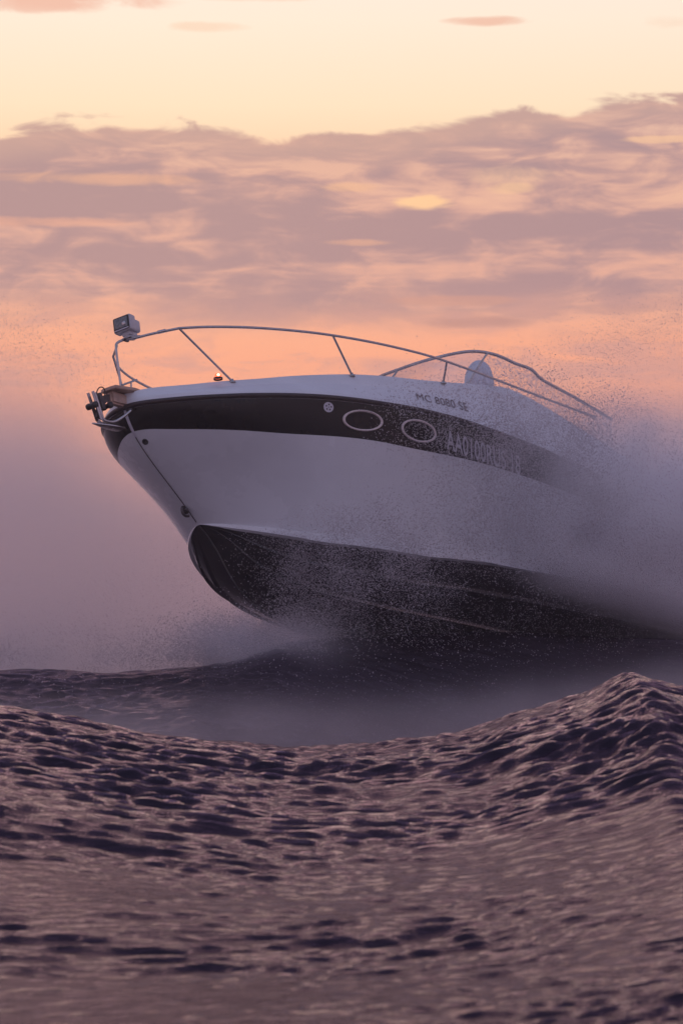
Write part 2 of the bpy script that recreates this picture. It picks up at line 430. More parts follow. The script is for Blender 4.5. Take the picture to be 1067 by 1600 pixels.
# ---- portholes on the stripe
def surf_pt(s, z, off=0.):
    """point on the port topside at boat station s and height z"""
    lo, hi = 0., 1.
    v = .85; t = s/LEN
    for _ in range(30):
        ss_, y_, z_ = topside(t, v)
        v += (z-float(z_))/1.2*.8; v = min(max(v, 0), 1)
        t += (s-float(ss_))/LEN*.8; t = min(max(t, 0), 1)
    e = 1e-3
    p = np.array([-float(topside(t, v)[0]), float(topside(t, v)[1]), float(topside(t, v)[2])])
    a = np.array([-float(topside(t+e, v)[0]), float(topside(t+e, v)[1]), float(topside(t+e, v)[2])])-p
    c = np.array([-float(topside(t, v-e)[0]), float(topside(t, v-e)[1]), float(topside(t, v-e)[2])])-p
    nrm = np.cross(a, c); nrm /= np.linalg.norm(nrm)
    if nrm[1] < 0: nrm = -nrm
    return p+nrm*off, nrm
def porthole(s0, z0, a, b, tilt):
    V = []; F = []; seg = 48; prof = [(1.05, .001), (1.045, .014), (1.0, .019), (.95, .014), (.935, .003)]
    ring = []
    for (q, h) in prof:
        for k in range(seg):
            an = 2*math.pi*k/seg; du = a*(q if q <= 1 else q)*math.cos(an); dv = b*(1+(q-1)*1.8)*math.sin(an)
            p, n_ = surf_pt(s0+du*math.cos(tilt)-dv*math.sin(tilt), z0+du*math.sin(tilt)+dv*math.cos(tilt), h); V.append(p)
    for i in range(len(prof)-1):
        for k in range(seg): F.append((i*seg+k, i*seg+(k+1) % seg, (i+1)*seg+(k+1) % seg, (i+1)*seg+k))
    rim = part('porthole', V, F, M_LGREY2, sharp=60)
    V = []
    for k in range(seg):
        an = 2*math.pi*k/seg; du = a*.95*math.cos(an); dv = b*.91*math.sin(an)
        V.append(surf_pt(s0+du*math.cos(tilt)-dv*math.sin(tilt), z0+du*math.sin(tilt)+dv*math.cos(tilt), .004)[0])
    place(mesh_obj('pane', V, [tuple(range(seg))], M_DGLASS, rim))
M_LGREY2 = mat('porthole_rim_metal', (.80,.68,.66), .4, .0, var=(30, .1))
porthole(2.165, -.055, .256, .096, .10)
porthole(2.975, -.018, .258, .106, .05)
# emblem
def disc(name, s, z, ra, rb, m, off, parent=None, seg=20, shape=None):
    V = [surf_pt(s+ra*math.cos(2*math.pi*k/seg), z+rb*math.sin(2*math.pi*k/seg), off)[0] for k in range(seg)]
    return part(name, V, [tuple(range(seg))], m, parent)
emb = disc('round_emblem', 1.705, .005, .062, .050, M_LGREY, .004)
for k in range(5):
    a = 2*math.pi*k/5+.3
    disc('emblem_mark', 1.705+.032*math.cos(a), .005+.026*math.sin(a), .010, .009, M_BLACK, .006, emb, 8)
disc('emblem_mark', 1.705+.001, .005, .006, .006, M_BLACK, .006, emb, 8)
# drain hole near the bow and the towing eye on the stem
p, n_ = surf_pt(.21, -.36, .0)
V, F = lathe_geo(p-n_*.01, n_, [(.032, .004), (.032, .014), (.024, .017), (.022, .010), (.001, .0125)], 20)
part('hull_fitting', V, F, M_BLACK)
ptube('bow_eye', catmull([(-.80, 0, -.90), (-.765, 0, -.915), (-.765, 0, -.965), (-.80, 0, -.99), (-.85, 0, -.985)], 6), .014, M_DARKMET)
V, F = lathe_geo((-.815, 0, -.935), (.7, 0, -.7), [(.036, -.005), (.036, .010), (.001, .0105)], 16)
part('eye_plate', V, F, M_DARKMET)
# stem seam: raised moulding down the centreline crease
stem = [(-float(topside(0, v)[0])+.006, 0, float(topside(0, v)[2])) for v in np.linspace(.02, .98, 30)]
ptube('stem_seam', stem, .0045, M_RUB, seg=6)
kp = [(-s, 0, float(z_keel(s))-.004) for s in np.linspace(S0, LEN, 60)]
ptube('keel_strip', kp, .014, M_BOTTOM, seg=6)
# stem plate, dotted with rivets
V = []; 
for z in np.linspace(-.05, -.30, 8):
    v = 1+z/1.05; s_, _, z_ = topside(0, v); wdt = .03*math.sin(math.pi*(z+.36)/.42)**.5
    V += [(-float(s_)+.004-.03, -wdt-.02, float(z_)), (-float(s_)+.014, 0, float(z_)), (-float(s_)+.004-.03, wdt+.02, float(z_))]
part('stem_plate', V, grid_faces(8, 3), M_LGREY)
# lettering
def lettering(name, txt, s0, s1, zc, h, m, fn, slope=0., shear=0.):
    cu = bpy.data.curves.new(name, 'FONT'); cu.body = txt; cu.size = 1; cu.space_character = 1.06; cu.offset = .012 if name == 'registration_number' else .0
    ob = bpy.data.objects.new(name, cu); COL.objects.link(ob)
    dg = bpy.context.evaluated_depsgraph_get(); me = bpy.data.meshes.new_from_object(ob.evaluated_get(dg))
    bpy.data.objects.remove(ob)
    bm = bmesh.new(); bm.from_mesh(me)
    bmesh.ops.triangulate(bm, faces=bm.faces)
    bmesh.ops.subdivide_edges(bm, edges=[e for e in bm.edges if e.calc_length() > .25], cuts=2)
    xs = [v.co.x for v in bm.verts]; ys = [v.co.y for v in bm.verts]; x0, x1, y0, y1 = min(xs), max(xs), min(ys), max(ys)
    for v in bm.verts:
        fx = (v.co.x-x0)/(x1-x0); fy = (v.co.y-y0)/(y1-y0)-.5
        s = s0+(s1-s0)*fx-shear*fy*h; v.co = Vector(fn(s, zc+slope*fx+fy*h))
    bm.to_mesh(me); bm.free(); me.materials.append(m)
    o = bpy.data.objects.new(name, me); link(o, boat); place(o); return o
lettering('registration_number', 'AA0100RUS 18', 3.42, 4.70, -.02, .205, M_LGREY, lambda s, z: surf_pt(s, z, .005)[0], -.03, .10)
def deck_side(s, f):   # f 0..1 up the deck side between points 3 and 4 of the section
    d = deck_section(s); y = d[3][0]+(d[4][0]-d[3][0])*f; z = d[3][1]+(d[4][1]-d[3][1])*f
    return (-s, y+.005, z+.002)
lettering('model_name', 'MC 8080 SE', 3.06, 3.92, .45, .85, M_LETTER, lambda s, z: deck_side(s, z), .0, -.05)

# ---- bow rail
rb = lambda s: float(beam(s))-.12
zr = sm([.084,.173,.349,.666,1.04,1.465,1.94,2.47,3.06,3.67,4.376,5.54,6.03], [.665,.693,.734,.757,.782,.81,.841,.872,.903,.925,.918,.896,.89])
def rail_pt(s, side=1): return np.array([-s, side*max(rb(s), .02), float(zr(s))])
pts = [rail_pt(s) for s in (6.4, 6.03, 5.5, 5., 4.4, 3.9, 3.4, 2.9, 2.4, 1.9, 1.5, 1.1, .8, .55, .35)]
port = catmull(pts, 6)
nose = [np.array(p) for p in ((-.349, rb(.349), .734), (-.173, .285, .694), (-.084, .15, .672), (-.01, .045, .662), (.040, .0, .625), (.052, .0, .57))]
rail = ptube('bow_rail', np.vstack([port[:-1], catmull(nose, 5)]), .0135, M_STEEL)
st = [np.array([p[0], -max(p[1]-.07, .02), p[2]-.03]) for p in pts]
ptube('bow_rail', np.vstack([catmull(st, 6)[:-1], catmull([st[-1], np.array([-.20, -.24, .685]), np.array([-.06, -.09, .66]), np.array([.02, -.02, .63]), np.array([.050, .0, .58])], 5)]), .0135, M_STEEL)
# front legs of the pulpit, the stanchions
ptube('pulpit_leg', catmull([(.052, .0, .575), (.050, .0, .50), (.033, .0, .34), (.015, .0, .15)], 5), .013, M_STEEL)
for s_t, s_b in ((.349, .865), (1.942, 2.30), (3.68, 3.76)):
    for side in (1, -1):
        a = rail_pt(s_t, side) if side > 0 else np.array([-s_t, -(rb(s_t)-.07), float(zr(s_t))-.03]); y_b = (float(beam(s_b))-.25)*side
        b_ = np.array([-s_b, y_b, float(hs(s_b))-.02])
        leg = ptube('stanchion', [a, a*.7+b_*.3, a*.3+b_*.7, b_], .0115, M_STEEL)
        V, F = lathe_geo(b_-np.array([0, 0, .012]), (0, 0, 1), [(.032, 0), (.032, .016), (.014, .024), (.012, .04)], 14)
        place(mesh_obj('base_cap', V, F, M_STEEL, leg))
# sleeve on the sloping part of the pulpit
ptube('rail_sleeve', [rail_pt(.20), rail_pt(.255)], .018, M_STEEL, rail)
# red navigation lamp
V, F = lathe_geo((-.635, .695, .20), (0, 0, 1), [(.045, 0), (.045, .018), (.001, .02)], 16)
nav = part('navigation_lamp', V, F, M_BLACK)
V, F = lathe_geo((-.635, .695, .216), (0, 0, 1), [(.034, 0), (.036, .02), (.028, .042), (.001, .05)], 16)
place(mesh_obj('red_lens', V, F, M_RED, nav))
V, F = lathe_geo((-.610, .722, .225), (0, 0, 1), [(.001, 0), (.014, .004), (.014, .02), (.001, .026)], 12)
place(mesh_obj('bulb', V, F, M_BULB, nav))
# foredeck cleat bar near the pulpit foot
cl = ptube('bow_cleat', [(.02, .02, .19), (-.05, .05, .225), (-.13, .085, .262)], .010, M_STEEL)
place(tube('cleat_post', [(-.07, .055, .15), (-.07, .058, .232)], .009, M_STEEL, cl))
# bow platform carrying the roller; sunset reflected in its steel put into the tan
def slab(name, top, thick, m, parent=boat, bev=.006):
    V = [tuple(p) for p in top]+[(p[0], p[1], p[2]-thick) for p in top]; n = len(top)
    F = [tuple(range(n)), tuple(range(2*n-1, n-1, -1))]+[(i, i+n, (i+1) % n+n, (i+1) % n) for i in range(n)]
    me = bpy.data.meshes.new(name); me.from_pydata(V, [], F); bm = bmesh.new(); bm.from_mesh(me); bpy.data.meshes.remove(me)
    bmesh.ops.recalc_face_normals(bm, faces=bm.faces)
    bmesh.ops.bevel(bm, geom=bm.edges[:], offset=bev, segments=2, affect='EDGES')
    return place(bm_obj(name, bm, m, parent))
slab('bow_platform', [(-.24, .14, .135), (-.05, .13, .15), (.20, .10, .135), (.235, .05, .12), (.235, -.05, .12), (.20, -.10, .135), (-.05, -.13, .15), (-.24, -.14, .135)], .035, M_SUNPLATE)
slab('platform_bracket', [(-.10, .045, .10), (.20, .045, .095), (.20, -.045, .095), (-.10, -.045, .10)], .13, M_SUNPLATE, bev=.02)

# ---- spotlight on the pulpit
def frame_mtx(o, fwd, up):
    fwd = Vector(fwd).normalized(); up = Vector(up); y_ = up.cross(fwd).normalized(); z_ = fwd.cross(y_)
    return Matrix([[fwd[i], y_[i], z_[i], o[i]] for i in range(3)]+[[0, 0, 0, 1]])
SLM = frame_mtx((-.075, .03, .835), (.97, .12, .0), (0, -.06, 1))
def sl(name, bm, m, parent=None):
    bmesh.ops.transform(bm, matrix=SLM, verts=bm.verts); return place(bm_obj(name, bm, m, parent or boat))
spot_ = sl('search_light', bm_box(0.02, 0, 0, .10, .21, .165, .022, segs=3), M_GREY)
sl('lamp_housing', bm_box(-.075, 0, -.005, .12, .175, .13, .028, segs=3), M_GREY, spot_)
V = []; F = []
bz = bm_box(.072, 0, 0, .012, .185, .14, .012); sl('bezel', bz, M_BLACK, spot_)
sl('lens', bm_box(.079, 0, .006, .008, .16, .108, .006), M_LENS, spot_)
sl('lens_grille', bm_box(.078, 0, -.063, .012, .17, .012, .004), M_LGREY, spot_)
b3 = bmesh.new(); bmesh.ops.create_uvsphere(b3, u_segments=14, v_segments=8, radius=.024); bmesh.ops.scale(b3, vec=(.3, 1, 1), verts=b3.verts); bmesh.ops.translate(b3, vec=(.084, .035, -.01), verts=b3.verts)
sl('reflector', b3, M_STEEL, spot_)
sl('lamp_foot', bm_box(-.03, .015, -.10, .13, .10, .045, .012), M_GREY, spot_)
place(bm_obj('mount_plate', bm_box(-.085, .075, .692, .20, .10, .014, .004, Matrix.Rotation(R(14), 4, 'Y') @ Matrix.Rotation(R(10), 4, 'X')), M_STEEL, boat))
place(bm_obj('mount_clamp', bm_box(-.035, .06, .662, .06, .03, .03, .006), M_BLACK, boat))

# ---- bow roller (part of the boat) and the anchor lying in it
rol = ptube('bow_roller', catmull([(.02, .11, -.10), (.10, .085, -.17), (.20, .05, -.235), (.30, .035, -.245), (.335, .03, -.22), (.385, .03, -.10), (.43, .03, .02)], 6), .015, M_STEEL)
for side in (1, -1):
    y0 = .035*side
    Vb = [(.44, y0, .035), (.475, y0, .02), (.375, y0, -.235), (.33, y0, -.265), (.26, y0, -.25), (.33, y0, -.21)]
    Vc = [(a, b_-.006*side, c) for a, b_, c in Vb]; n = len(Vb)
    F = [tuple(range(n)), tuple(range(2*n-1, n-1, -1))]+[(i, (i+1) % n, (i+1) % n+n, i+n) for i in range(n)]
    place(mesh_obj('cheek_plate', Vb+Vc, F, M_STEEL, rol, smooth=False))
for (x, z) in ((.445, -.11), (.235, -.07)):
    V, F = lathe_geo((x, -.06, z), (0, 1, 0), [(.001, 0), (.030, .0), (.033, .025), (.024, .05), (.024, .07), (.033, .095), (.030, .12), (.001, .12)], 18)
    place(mesh_obj('roller', V, F, M_BLACK, rol))

AOFF = (.3, 0, -.02)
anc = root_at('anchor', AOFF, label='galvanised plough anchor stowed in the bow roller under the pulpit', category='anchor')
def apart(name, V, F, m=M_DARKMET, **k): return place(mesh_obj(name, V, F, m, anc, **k), AOFF)
V, F = [], []
sh = catmull([(.0, 0, .04), (.14, 0, .035), (.26, 0, .0), (.335, 0, -.10), (.36, 0, -.22)], 5)
for i, p in enumerate(sh):
    hw = .011; hh = .030+.010*i/len(sh)
    T = sh[min(i+1, len(sh)-1)]-sh[max(i-1, 0)]; T /= np.linalg.norm(T); Nn = np.array([-T[2], 0, T[0]])
    V += [p+np.array([0, hw, 0])+Nn*hh, p+np.array([0, -hw, 0])+Nn*hh, p+np.array([0, -hw, 0])-Nn*hh, p+np.array([0, hw, 0])-Nn*hh]
for i in range(len(sh)-1):
    for k in range(4): F.append((4*i+k, 4*i+(k+1) % 4, 4*i+4+(k+1) % 4, 4*i+4+k))
F += [(0, 1, 2, 3), tuple(4*(len(sh)-1)+k for k in (3, 2, 1, 0))]
apart('shank', V, F, sharp=40)
# plough fluke: thin folded plate, tip forward
fl = []
for t in np.linspace(0, 1, 9):
    x = .455-.40*t; wd = .008+.055*math.sin(math.pi*min(t*.62, .5))**1.2; z = -.285+.01*t
    for q in (-1, -.5, 0, .5, 1): fl.append((x, wd*q, z+.01*(abs(q)**1.4)*t))
n = len(fl); V = fl+[(a, b_, c-.010) for a, b_, c in fl]; F = grid_faces(9, 5)+grid_faces(9, 5, off=n)
for i in range(8):
    F += [(i*5, (i+1)*5, (i+1)*5+n, i*5+n), (i*5+4, (i+1)*5+4, (i+1)*5+4+n, i*5+4+n)]
for j in range(4): F += [(j, j+1, j+1+n, j+n), (40+j, 41+j, 41+j+n, 40+j+n)]
apart('fluke', V, F, m=M_STEEL, sharp=40)
b4 = bm_box(.335, 0, -.045, .055, .085, .17, .02, Matrix.Rotation(R(18), 4, 'Y')); o = bm_obj('crown', b4, M_DARKMET, anc); place(o, AOFF)
rg = [(.33+.055*math.cos(a), .02+.02*math.sin(a), .045+.05*math.sin(a)) for a in np.linspace(0, 2*math.pi, 22)]
o = tube('ring', rg, .006, M_DARKMET, anc, 8); place(o, AOFF)

# ---- windscreen
def arc_s(y, s0): return s0+.9*abs(y)**3
rim_z = sm([-1.08,-.8,-.24,0,.16,.45,.63,.76,.87,.96,1.08], [1.25,1.36,1.39,1.388,1.39,1.41,1.445,1.47,1.455,1.38,1.30])
ys = np.linspace(-1.05, 1.05, 31)
rim = [(-7.0, -1.08, 1.03), (-6.3, -1.08, 1.14), (-5.7, -1.08, 1.21)]+[(-arc_s(y, 4.5), y, float(rim_z(y))) for y in ys]+[(-5.7, 1.08, 1.22), (-6.3, 1.08, 1.15), (-7.0, 1.08, 1.04)]
def deck_top(s, y):
    d = deck_section(min(s, CK-.01)); yy = [q[0] for q in d][::-1]; zz = [q[1] for q in d][::-1]
    z = float(np.interp(abs(y), yy, zz)); return z-(0 if s < CK else float(hs(CK)-hs(s)))
basep = []
for (x, y, z) in rim:
    if x < -5.65: basep.append((x, y*.985, deck_top(-x, 1.05)))
    else:
        s = arc_s(y, 4.05); basep.append((-s, y*.97, deck_top(s, y*.97)-.005))
ws = ptube('windscreen', catmull(rim, 3), .018, M_STEEL)
ptlist = [(np.array(a), np.array(b_)) for a, b_ in zip(rim, basep)]
V = []
for a, b_ in ptlist: V += [tuple(b_*.99+a*.01), tuple(b_*.5+a*.5+np.array([.012, 0, 0])), tuple(a)]
F_all = grid_faces(len(ptlist), 3)
# four panes: two front, two side
idx = [0, 6, 18, 30, len(ptlist)-1]
for i0, i1 in zip(idx[:-1], idx[1:]):
    Vp = V[i0*3:(i1+1)*3]; place(mesh_obj('pane', Vp, grid_faces(i1-i0+1, 3), M_GLASS if i0 in (6, 18) else M_WETGLASS, ws))
for i in idx[1:-1]+[10]:
    a, b_ = ptlist[i]; place(tube('mullion', [a, (a+b_)/2+np.array([.012, 0, 0]), b_], .012, M_STEEL, ws, 8))
place(tube('base_trim', catmull([b_ for a, b_ in ptlist], 2), .012, M_BLACK, ws, 8))
# helm seat back seen through the screen
bs = bmesh.new(); bmesh.ops.create_uvsphere(bs, u_segments=24, v_segments=16, radius=1)
for v in bs.verts:
    c = v.co; c.x *= .10; c.y *= .20; c.z = (abs(c.z)**.8*math.copysign(1, c.z))*.34
bmesh.ops.translate(bs, vec=(-6.0, 0, 1.50), verts=bs.verts)
seat = place(bm_obj('helm_seat', bs, M_SEAT, boat))
place(bm_obj('seat_cushion', bm_box(-5.85, 0, 1.02, .45, .48, .14, .05), M_SEAT, seat))
place(tube('pedestal', [(-5.9, 0, .1), (-5.9, 0, .96)], .05, M_STEEL, seat, 12))

# ------------------------------------------------------------------ the sea
CREST = sm([-4.6,-3.2,-1.78,-1.34,-1.0,-.60,-.2,.05,.55,.89,1.22,1.38,1.50,1.62,1.80,2.4,3.4,5.],
           [.62,.78,.712,.640,.575,.520,.478,.478,.52,.632,.72,.79,.835,.80,.765,.74,.66,.6])
WAVES = []
wr = np.random.default_rng(5)
for lam, n_, st_ in ((9., 3, .020), (4.5, 4, .022), (2.2, 6, .030), (1.1, 8, .028), (.6, 12, .032), (.34, 18, .058), (.19, 24, .105), (.11, 26, .150), (.065, 20, .12)):
    for k in range(n_):
        L_ = lam*wr.uniform(.65, 1.55); a = wr.normal(R(97), R(33 if lam < 2 else 20))
        WAVES.append((2*math.pi/L_*math.cos(a), 2*math.pi/L_*math.sin(a), st_*L_/(2*math.pi)*wr.uniform(.6, 1.3)/math.sqrt(n_)*1.7, wr.uniform(0, 2*math.pi), L_))
def sea_h(x, y, res):
    """water height; res = local grid spacing, waves shorter than ~3 cells are left out"""
    cx = x*16/np.maximum(y, 9.)*.55+x*.45
    g = np.where(y < 16, np.exp(-((y-16)/5.6)**2), np.exp(-((y-16)/3.3)**2))
    z = CREST(cx)*g
    yc = 28.6+1.3*np.clip(x+1.2, 0, 4); dy = y-yc
    z += sm([-14,-5.,-2.3,-1.1,-.45,.8,2.,4.,14], [.72,.70,.69,.80,1.0,.96,.94,.9,.6])(x)*np.exp(-(dy/np.where(dy < 0, 3.3, 6.))**2)
    z += .17*np.exp(-((y-9)/4.)**2)*np.exp(-((x-1.2-.05*(y-9))/.5)**2)*.35
    z += .05*np.exp(-((y-7.5)/3.)**2)
    wx = x+.10*np.sin(1.9*y+.7*x)+.05*np.sin(4.1*x-2.3*y); wy = y+.12*np.sin(1.3*x+.6*y)+.05*np.sin(3.7*y+1.1*x)
    gust = np.clip(.74+.32*np.sin(.9*x+.35*y+1.)*np.sin(.73*y-.5*x+.4)+.28*np.sin(2.3*x-.9*y)*np.sin(1.7*y+.8*x+2.), .35, 1.8)
    rough_r = 1+1.5*np.exp(-((x-1.45)/.75)**2)*np.exp(-((y-15.)/2.6)**2)+1.0*np.exp(-((y-26)/4.5)**2)+.45*np.exp(-((y-12.5)/2.)**2-((x+.1)/1.1)**2)
    near = .62+.38*np.clip((y-7)/5, 0, 1)
    for kx, ky, A, ph, L_ in WAVES:
        f = np.clip((L_/np.maximum(res, 1e-4)-2.5)/2.5, 0, 1)
        a = A*f*(gust*near if L_ < 2 else 1.)*(rough_r if L_ < 1.3 else 1.)
        arg = kx*wx+ky*wy+ph; c = np.cos(arg)
        z = z+a*(c+.28*np.cos(2*arg) if L_ > .15 else c)
    return z
def sea_mesh():
    ys = []; y = 3.2
    while y < 11: ys.append(y); y += .0105*max(1, y/6)
    while y < 20: ys.append(y); y += .026
    while y < 33: ys.append(y); y += .036
    while y < 60: ys.append(y); y += .05*(y/20)**1.6
    while y < 6000: ys.append(y); y *= 1.05
    ys = np.array(ys); nx = 400
    u = np.linspace(-1, 1, nx); u = u*.62+.38*u**5*np.sign(1)     # denser near the middle
    u = u/np.abs(u).max()
    half = .22*ys+2.2+np.maximum(ys-40, 0)*1.2
    Xg = u[None, :]*half[:, None]; Yg = np.repeat(ys[:, None], nx, 1)
    resx = np.gradient(Xg, axis=1); resy = np.gradient(ys)[:, None]*np.ones_like(Xg)
    Zg = sea_h(Xg, Yg, np.maximum(resx, resy*.8)*.8)
    return Xg, Yg, Zg
Xg, Yg, Zg = sea_mesh(); ny, nx = Xg.shape
co = np.stack([Xg, Yg, Zg], -1).reshape(-1, 3).astype(np.float32)
me = bpy.data.meshes.new('water'); me.vertices.add(len(co)); me.vertices.foreach_set('co', co.ravel())
i = np.arange((ny-1)*(nx-1)); r_ = i//(nx-1); c_ = i % (nx-1); a = r_*nx+c_
quads = np.stack([a, a+1, a+nx+1, a+nx], -1).astype(np.int32)
me.loops.add(quads.size); me.loops.foreach_set('vertex_index', quads.ravel())
me.polygons.add(len(quads)); me.polygons.foreach_set('loop_start', np.arange(0, quads.size, 4, dtype=np.int32)); me.polygons.foreach_set('loop_total', np.full(len(quads), 4, np.int32))
me.polygons.foreach_set('use_smooth', np.ones(len(quads), bool)); me.update(calc_edges=True); me.validate()
mw = bpy.data.materials.new('dusk_sea_water'); mw.use_nodes = True; N = NT(mw.node_tree); N.n.clear()
geo = N.new('ShaderNodeNewGeometry')
mp = N.new('ShaderNodeMapping'); N.l.new(geo.outputs['Position'], mp.inputs[0]); mp.inputs['Scale'].default_value = (.5, 1., 1.)
n1 = N.noise(mp.outputs[0], 18, 6, .62, .6); n2 = N.noise(mp.outputs[0], 60, 4, .65)
hgt = N.m('MULTIPLY_ADD', n2, .25, n1)
bp = N.new('ShaderNodeBump'); bp.inputs['Strength'].default_value = .9; bp.inputs['Distance'].default_value = .010
N.l.new(hgt, bp.inputs['Height'])
# thin broken foam, marks of its own
nf = N.noise(mp.outputs[0], 3.1, 8, .72, .8)
fm = N.m('MULTIPLY', N.mr(nf, .69, .76), .3)
wd = N.new('ShaderNodeBsdfDiffuse'); N.l.new(N.mix(fm, (.020,.013,.018,1), (.45,.44,.48,1)), wd.inputs[0])
wg = N.new('ShaderNodeBsdfGlossy'); wg.inputs['Color'].default_value = (.57,.52,.63,1)
N.l.new(N.m('MULTIPLY_ADD', N.noise(mp.outputs[0], 1.3, 4, .6), .06, .04), wg.inputs['Roughness'])
wf_ = N.new('ShaderNodeFresnel'); wf_.inputs[0].default_value = 1.333
for q in (wd, wg, wf_): N.l.new(bp.outputs[0], q.inputs['Normal'])
ff = N.m('MULTIPLY', wf_.outputs[0], N.m('SUBTRACT', 1., N.m('MULTIPLY', fm, 2.)))
wm = N.new('ShaderNodeMixShader'); N.l.new(ff, wm.inputs[0]); N.l.new(wd.outputs[0], wm.inputs[1]); N.l.new(wg.outputs[0], wm.inputs[2])
wo2 = N.new('ShaderNodeOutputMaterial'); N.l.new(wm.outputs[0], wo2.inputs[0])
me.materials.append(mw); wo_ = bpy.data.objects.new('water', me); link(wo_); tag(wo_, kind='structure', label='dark mauve choppy sea with a swell crest in front of the boat')

# ------------------------------------------------------------------ spray: mist volume on a density grid
def sstep(a, b_, x): t = np.clip((x-a)/(b_-a), 0, 1); return t*t*(3-2*t)
def vnoise(p, scale, seed, octv=4):
    """cheap value noise"""
    r = np.random.default_rng(seed); tbl = r.random((32, 32, 32)); out = 0; amp = 1; tot = 0
    q = p*scale
    for o in range(octv):
        f = np.floor(q).astype(int); t = q-f; t = t*t*(3-2*t); acc = 0
        for dx in (0, 1):
            for dy in (0, 1):
                for dz in (0, 1):
                    wgt = (t[..., 0] if dx else 1-t[..., 0])*(t[..., 1] if dy else 1-t[..., 1])*(t[..., 2] if dz else 1-t[..., 2])
                    acc = acc+wgt*tbl[(f[..., 0]+dx) % 32, (f[..., 1]+dy) % 32, (f[..., 2]+dz) % 32]
        out = out+acc*amp; tot += amp; amp *= .5; q = q*2.03+7.1
    return out/tot
def mist_density(p):
    x, y, z = p[..., 0], p[..., 1], p[..., 2]
    bq = to_boat(p); s = -bq[..., 0]; by = bq[..., 1]; bz = bq[..., 2]
    nz = vnoise(p, .55, 3, 4); nf = vnoise(p, 1.6, 8, 3)
    # wall of spray thrown up on the far side of the boat
    top = 3.75+.05*np.abs(x+.2)**2*1.0+(nz-.5)*1.6
    top = np.minimum(top, 4.6)
    st0 = 30.6+2.9*sstep(-3.0, -1.2, x)
    far = sstep(0, 1.6, y-st0)*(1-sstep(39.5, 41.0, y))*sstep(0, 1.9, top-z)**1.3*(.35+.5*nz+.3*nf)*(1+.15*sstep(2.4, .6, z))
    far *= .36
    lowm = np.exp(-np.clip((z-.30-.10*np.maximum(x-.5, 0))/.20, 0, 9)**2)*sstep(15.8, 20, y)*(1-sstep(38, 41, y))*(.15+1.5*sstep(.35, .68, nf))*(.17-.07*sstep(-1.5, 1.2, x))
    puff = 1.1*np.exp(-((x+.85)/.62)**2-((z-.95)/.22)**2-((y-28.9)/.7)**2)*(2.2*sstep(.3, .7, nf))+.30*np.exp(-((x+3.)/1.6)**2-((z-.85)/.22)**2-((y-29.5)/1.2)**2)*(.3+1.6*nf)
    edge = sstep(-8.6, -6.5, x)*(1-sstep(7.6, 9.4, x))
    base = .0045*sstep(19.2, 20, y)*(1-sstep(40, 41.2, y))*(1-sstep(4.0, 4.6, z))  # thin even haze, added to lift the blacks
    return np.clip((far+lowm+puff+base)*edge, 0, 4)
def port_density(p):
    bq = to_boat(p); s = -bq[..., 0]; by = bq[..., 1]; bz = bq[..., 2]
    nz = vnoise(p, .55, 3, 4); nf = vnoise(p, 1.9, 8, 4)
    # port spray: leaves the chine abreast of the windscreen and thickens aft
    start = sstep(2.7, 5.9, s+(nz-.5)*1.0)**1.6
    lat = sstep(1.15, 1.45, by)*(1-sstep(2.2, 3.2, by))
    low = sstep(-1.25, -.75, bz+(nf-.5)*.7-.05*(s-4))
    up = 1-sstep(-.25, .95, bz-.10*(s-4)+(nz-.5)*.8)
    port = start*lat*low*np.clip(up, 0, 1)*(1-.70*sstep(.05, .75, bz))*(.6+.8*nf)*(.9+.55*sstep(4.8, 6.4, s))*(.35+1.3*sstep(.38, .62, nf))
    # over the stern the cloud closes across the cockpit
    aft = sstep(4.6, 7.2, s)*(1-sstep(.5, 1.7, bz+(nz-.5)))*sstep(-1.3, -.6, bz)*(1-sstep(1.4, 2., np.abs(by)))*.35
    jet = sstep(4.1, 6.0, s+(nf-.5)*.8)*np.exp(-((bz+1.16+.03*(s-5)+(nf-.5)*.12)/.15)**2)*sstep(1.0, 1.25, by)*(1-sstep(1.7, 2.3, by))*3.6
    port = port+jet
    return np.clip((port+aft)*(1-sstep(8.4, 9.4, s)), 0, 5)
